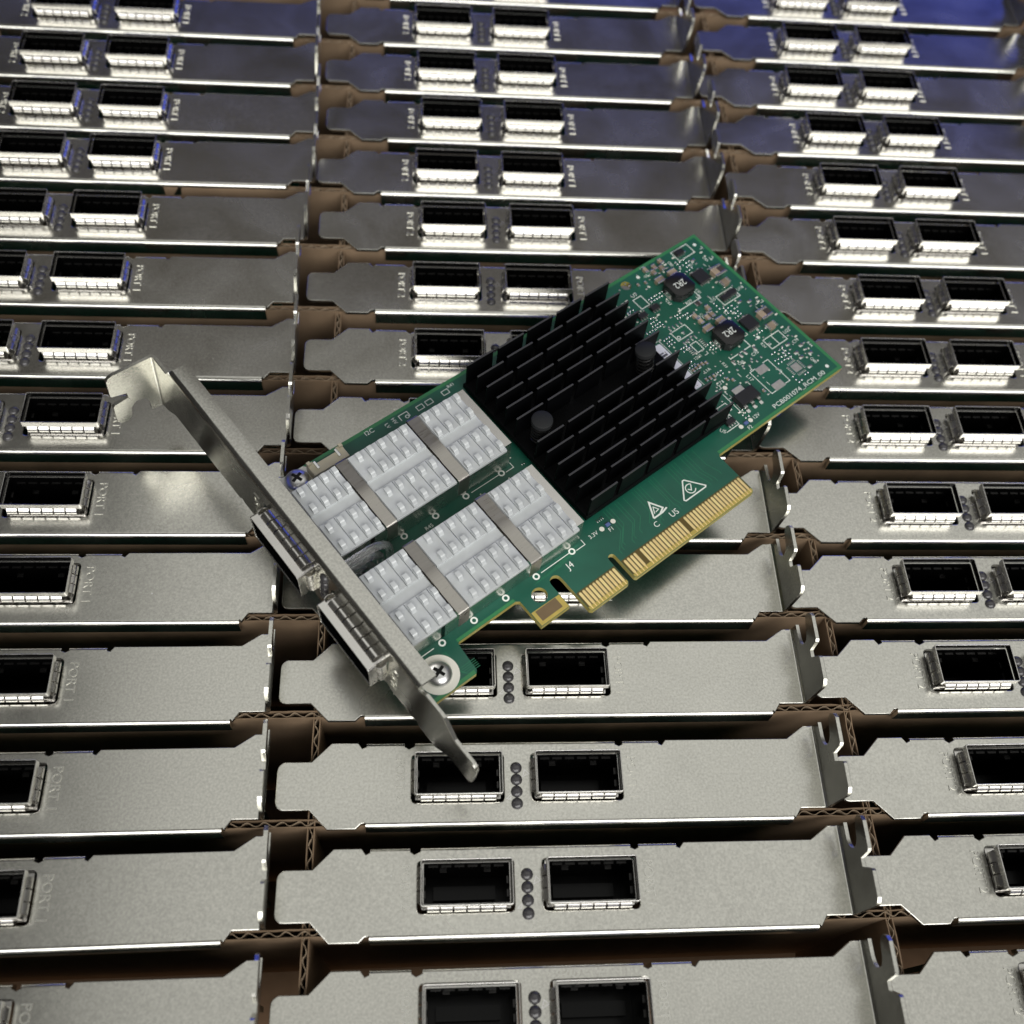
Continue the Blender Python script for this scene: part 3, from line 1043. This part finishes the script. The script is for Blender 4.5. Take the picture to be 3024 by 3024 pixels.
# inductors
for a, b in ((79.9, 56.4), (79.3, 37.0)):
    o = bpy.data.objects.new('inductor', None)
    COL.objects.link(o)
    o.parent = card
    o.location = Vector((a, b, 0)) * K
    m = MB()
    s, c = 3.55, 1.3
    octo = [(-s + c, -s), (s - c, -s), (s, -s + c), (s, s - c), (s - c, s), (-s + c, s), (-s, s - c), (-s, -s + c)]
    m.prism(octo, [], 0.4, 3.1, 0.35)
    obj('body', m.mesh('body', 'black_glossy', 30), o)
    for sg in (-1, 1):
        m = MB()
        x0, x1 = sorted((sg * 2.4, sg * 3.9))
        m.box(x0, -1.5, 0.02, x1, 1.5, 0.42, 0, .1)
        m.box(sg * 3.62 - .1, -1.0, 0.42, sg * 3.62 + .1, 1.0, 1.5, 0, .05)
        obj('terminal', m.mesh('terminal', 'tin'), o)
    word('2R2', -0.1, -0.1, 1.9, 3.6, 180, 3.115, 'silkscreen', 'marking', o)

# ------------------------------------------------------------------ black finned heatsink with two push pins
hs = bpy.data.objects.new('heatsink', None)
COL.objects.link(hs)
hs.parent = card
m = MB()
m.box(13.4, 17.7, 1.3, 59.6, 64.2, 2.9, 0, .2)
obj('base', m.mesh('base', 'black_anodised'), hs)
m = MB()
m.box(18, 22, 0.0, 55, 60, 1.25)
obj('processor_package', m.mesh('processor_package', 'black_plastic'), hs)
m = MB()
m.box(-3.95, -0.21, 2.9, 3.95, 0.21, 10.0)
m.box(-3.95, -0.21, 10.0, 3.95, 0.21, 10.2, 1, 0.04)
ME_FIN = m.mesh('fin', ['black_anodised', 'fin_edge_sheen'])
for k in range(13):
    if k == 6:
        continue
    b = 18.2 + 3.79 * k
    for i in range(5):
        obj('fin', ME_FIN, hs, (17.75 + 9.4 * i + 0.012 * k, b, 0), (R(rt.gauss(0, .7)), 0, R(rt.gauss(0, .25))))
for a, b, hh, tilt in ((18.3, 40.9, 8.2, 0.0), (52.6, 40.6, 8.6, 9.0)):
    p = bpy.data.objects.new('push_pin', None)
    COL.objects.link(p)
    p.parent = card
    p.location = Vector((a, b, 2.9)) * K
    p.rotation_euler = (R(-tilt), R(-tilt * .5), 0)
    m = MB()
    m.lathe([(0.01, hh), (2.2, hh), (2.55, hh - .25), (2.6, hh - .6), (2.6, hh - 1.3), (2.3, hh - 1.6), (1.2, hh - 1.6), (1.2, 0)], (0, 0, 0), 26)
    obj('pin_head', m.mesh('pin_head', 'pin_black', 40), p)
    m = MB()
    pts = [(2.05 * math.cos(2 * math.pi * t / 14), 2.05 * math.sin(2 * math.pi * t / 14), 0.3 + (hh - 2.4) * t / 70) for t in range(71)]
    m.tube(pts, 0.27, 6)
    obj('spring', m.mesh('spring', 'black_glossy', 50), p)

# ------------------------------------------------------------------ alloy heatsinks and clips on the port cages
m = MB()
# post: leaning block with a rounded front edge
prof = [(-1.45, 0), (-1.35, .12), (-1.15, .4), (-.95, .75), (-.75, .95), (-.45, 1.05), (.6, 1.05), (.6, 0)]
m.sweep(prof, (-.56, 0, 0), (.56, 0, 0), (0, 1, 0), (0, 0, 1))
ME_POST = m.mesh('cooling_post', 'grey_alloy', 30)
HS_BLOCKS = ((-38.9, -27.5, (-37.3, -34.25, -31.15, -28.35)), (-24.3, -8.0, (-22.0, -18.9, -15.9, -12.8, -9.8)), (-4.6, 6.3, (-3.7, -0.7, 2.4, 5.4)))
for off in (0.0, 25.5):
    for a0, a1, cols in HS_BLOCKS:
        h_ = bpy.data.objects.new('cage_heatsink', None)
        COL.objects.link(h_)
        h_.parent = card
        m = MB()
        b0, b1 = 13.55 + off, 32.75 + off
        m.box(a0, b0, 10.3, a1, b1, 11.1, 0, .1)
        edges = [a0 + .05] + [ac - .80 for ac in cols[1:]] + [a1 - .05]
        for q in range(len(cols)):
            for y0, y1 in ((b0 + .12, b0 + 8.5), (b0 + 11.35, b1 - .12)):
                m.box(edges[q] + .07, y0, 11.1, edges[q + 1] - .07, y1, 11.55, 0, .06)
        obj('base', m.mesh('base', 'grey_alloy'), h_)
        for ac in cols:
            for bp_ in (15.6, 20.5, 26.6, 31.5):
                obj('cooling_post', ME_POST, h_, (ac, bp_ + off, 11.54))
    for a0, a1 in ((-27.25, -24.55), (-7.75, -4.85)):
        m = MB()
        b0, b1 = 13.2 + off, 33.15 + off
        path = [(b0 - .15, 5.5), (b0 - .15, 10.9)] + [(b0 + .55 - .7 * math.cos(R(t)), 10.9 + .75 * math.sin(R(t))) for t in (20, 45, 70, 90)] + \
               [(b0 + 6, 11.45), (b0 + 7.5, 11.75), (b0 + 12, 11.75), (b0 + 13.5, 11.45)] + \
               [(b1 - .55 + .7 * math.cos(R(t)), 10.9 + .75 * math.sin(R(t))) for t in (90, 70, 45, 20)] + [(b1 + .15, 10.9), (b1 + .15, 5.5)]
        inner = [(min(max(y, b0 + .02), b1 - .02), z - .14) for y, z in path[::-1]]
        m.sweep(path + inner, (a0, 0, 0), (a1, 0, 0), (0, 1, 0), (0, 0, 1))
        obj('retaining_clip', m.mesh('retaining_clip', 'clip_steel', 30), card)

# ------------------------------------------------------------------ screws, connector, light pipes
m = MB()
m.lathe([(2.95, 0.0), (2.95, .45), (2.75, 1.0), (2.2, 1.55), (1.4, 1.9), (0.6, 2.02), (0.01, 2.05)], (0, 0, 0), 30)
ME_SCREW = m.mesh('screw', 'screw_steel', 40)
m = MB()
cr = []
for q in range(4):
    a = q * 90 + 20
    for r_, da in ((1.45, -14), (1.45, 14), (0.55, 45)):
        cr.append((r_ * math.cos(R(a + da)), r_ * math.sin(R(a + da))))
m.prism(cr, [], 1.75, 2.075)
ME_CROSS = m.mesh('cross_recess_shade', 'connector_and_shade_black')  # flat black cross, painted shade in place of a cut recess
m = MB()
m.disc((0, 0), 4.5, 0.035, 36, 1.7)
ME_RING = m.mesh('pad_ring', 'pad_white')
for a, b in ((-35.7, 8.6), (-33.4, 66.0)):
    sc = obj('screw', ME_SCREW, card, (a, b, 0.04))
    obj('cross_recess_shade', ME_CROSS, sc)
    if b < 20:
        obj('pad_ring', ME_RING, pcb, (a, b, 0))
    else:
        m = MB()
        m.prism(arc(0, 0, 4.3, 0, 360, 30)[:-1], [arc(0, 0, 1.7, 0, 360, 20)[:-1]], 0.0, 0.035)
        mm_ = m
        m = MB()
        pts = [(x, min(y, 2.8)) for x, y in arc(0, 0, 4.3, 0, 360, 36)[:-1]]
        m.prism(pts, [arc(0, 0, 1.7, 0, 360, 20)[:-1]], 0.0, 0.035)
        obj('pad_ring', m.mesh('pad_ring', 'pad_white'), pcb, (a, b, 0))

cn = bpy.data.objects.new('cable_connector', None)
COL.objects.link(cn)
cn.parent = card
m = MB()
m.prism([(-30.2, 63.2), (-20.6, 63.2), (-20.6, 66.9), (-22.2, 66.9), (-22.2, 65.9), (-28.6, 65.9), (-28.6, 66.9), (-30.2, 66.9)], [], 0.05, 3.2, .15)
m.box(-30.2, 66.0, 3.2, -29.3, 66.9, 4.0, 0, .1)
m.box(-21.5, 66.0, 3.2, -20.6, 66.9, 4.0, 0, .1)
obj('housing', m.mesh('housing', 'beige_plastic'), cn)
for a in (-28.4, -22.6):
    m = MB()
    m.box(a - .3, 64.2, 3.2, a + .3, 66.4, 3.55, 0, .05)
    obj('solder_tab', m.mesh('solder_tab', 'bright_tin'), cn)

lp = bpy.data.objects.new('light_pipe', None)
COL.objects.link(lp)
lp.parent = card
for i, (u, v) in enumerate(LEDS):
    n_ = NT - v
    r_ = 1.5 + n_ * .35
    a_end = -28.0 - 3.1 * (3 - i) + 9.3 if False else -35.5 + 2.4 * i
    m = MB()
    pts = [(-44.0, BT + u, n_), (a_end - r_, BT + u, n_)] + \
          [(a_end - r_ + r_ * math.sin(R(t)), BT + u, n_ - r_ + r_ * math.cos(R(t))) for t in (15, 30, 45, 60, 75, 90)] + [(a_end, BT + u, 0.1)]
    m.tube(pts, 0.95, 14)
    obj('pipe', m.mesh('pipe', 'clear_plastic', 50), lp)
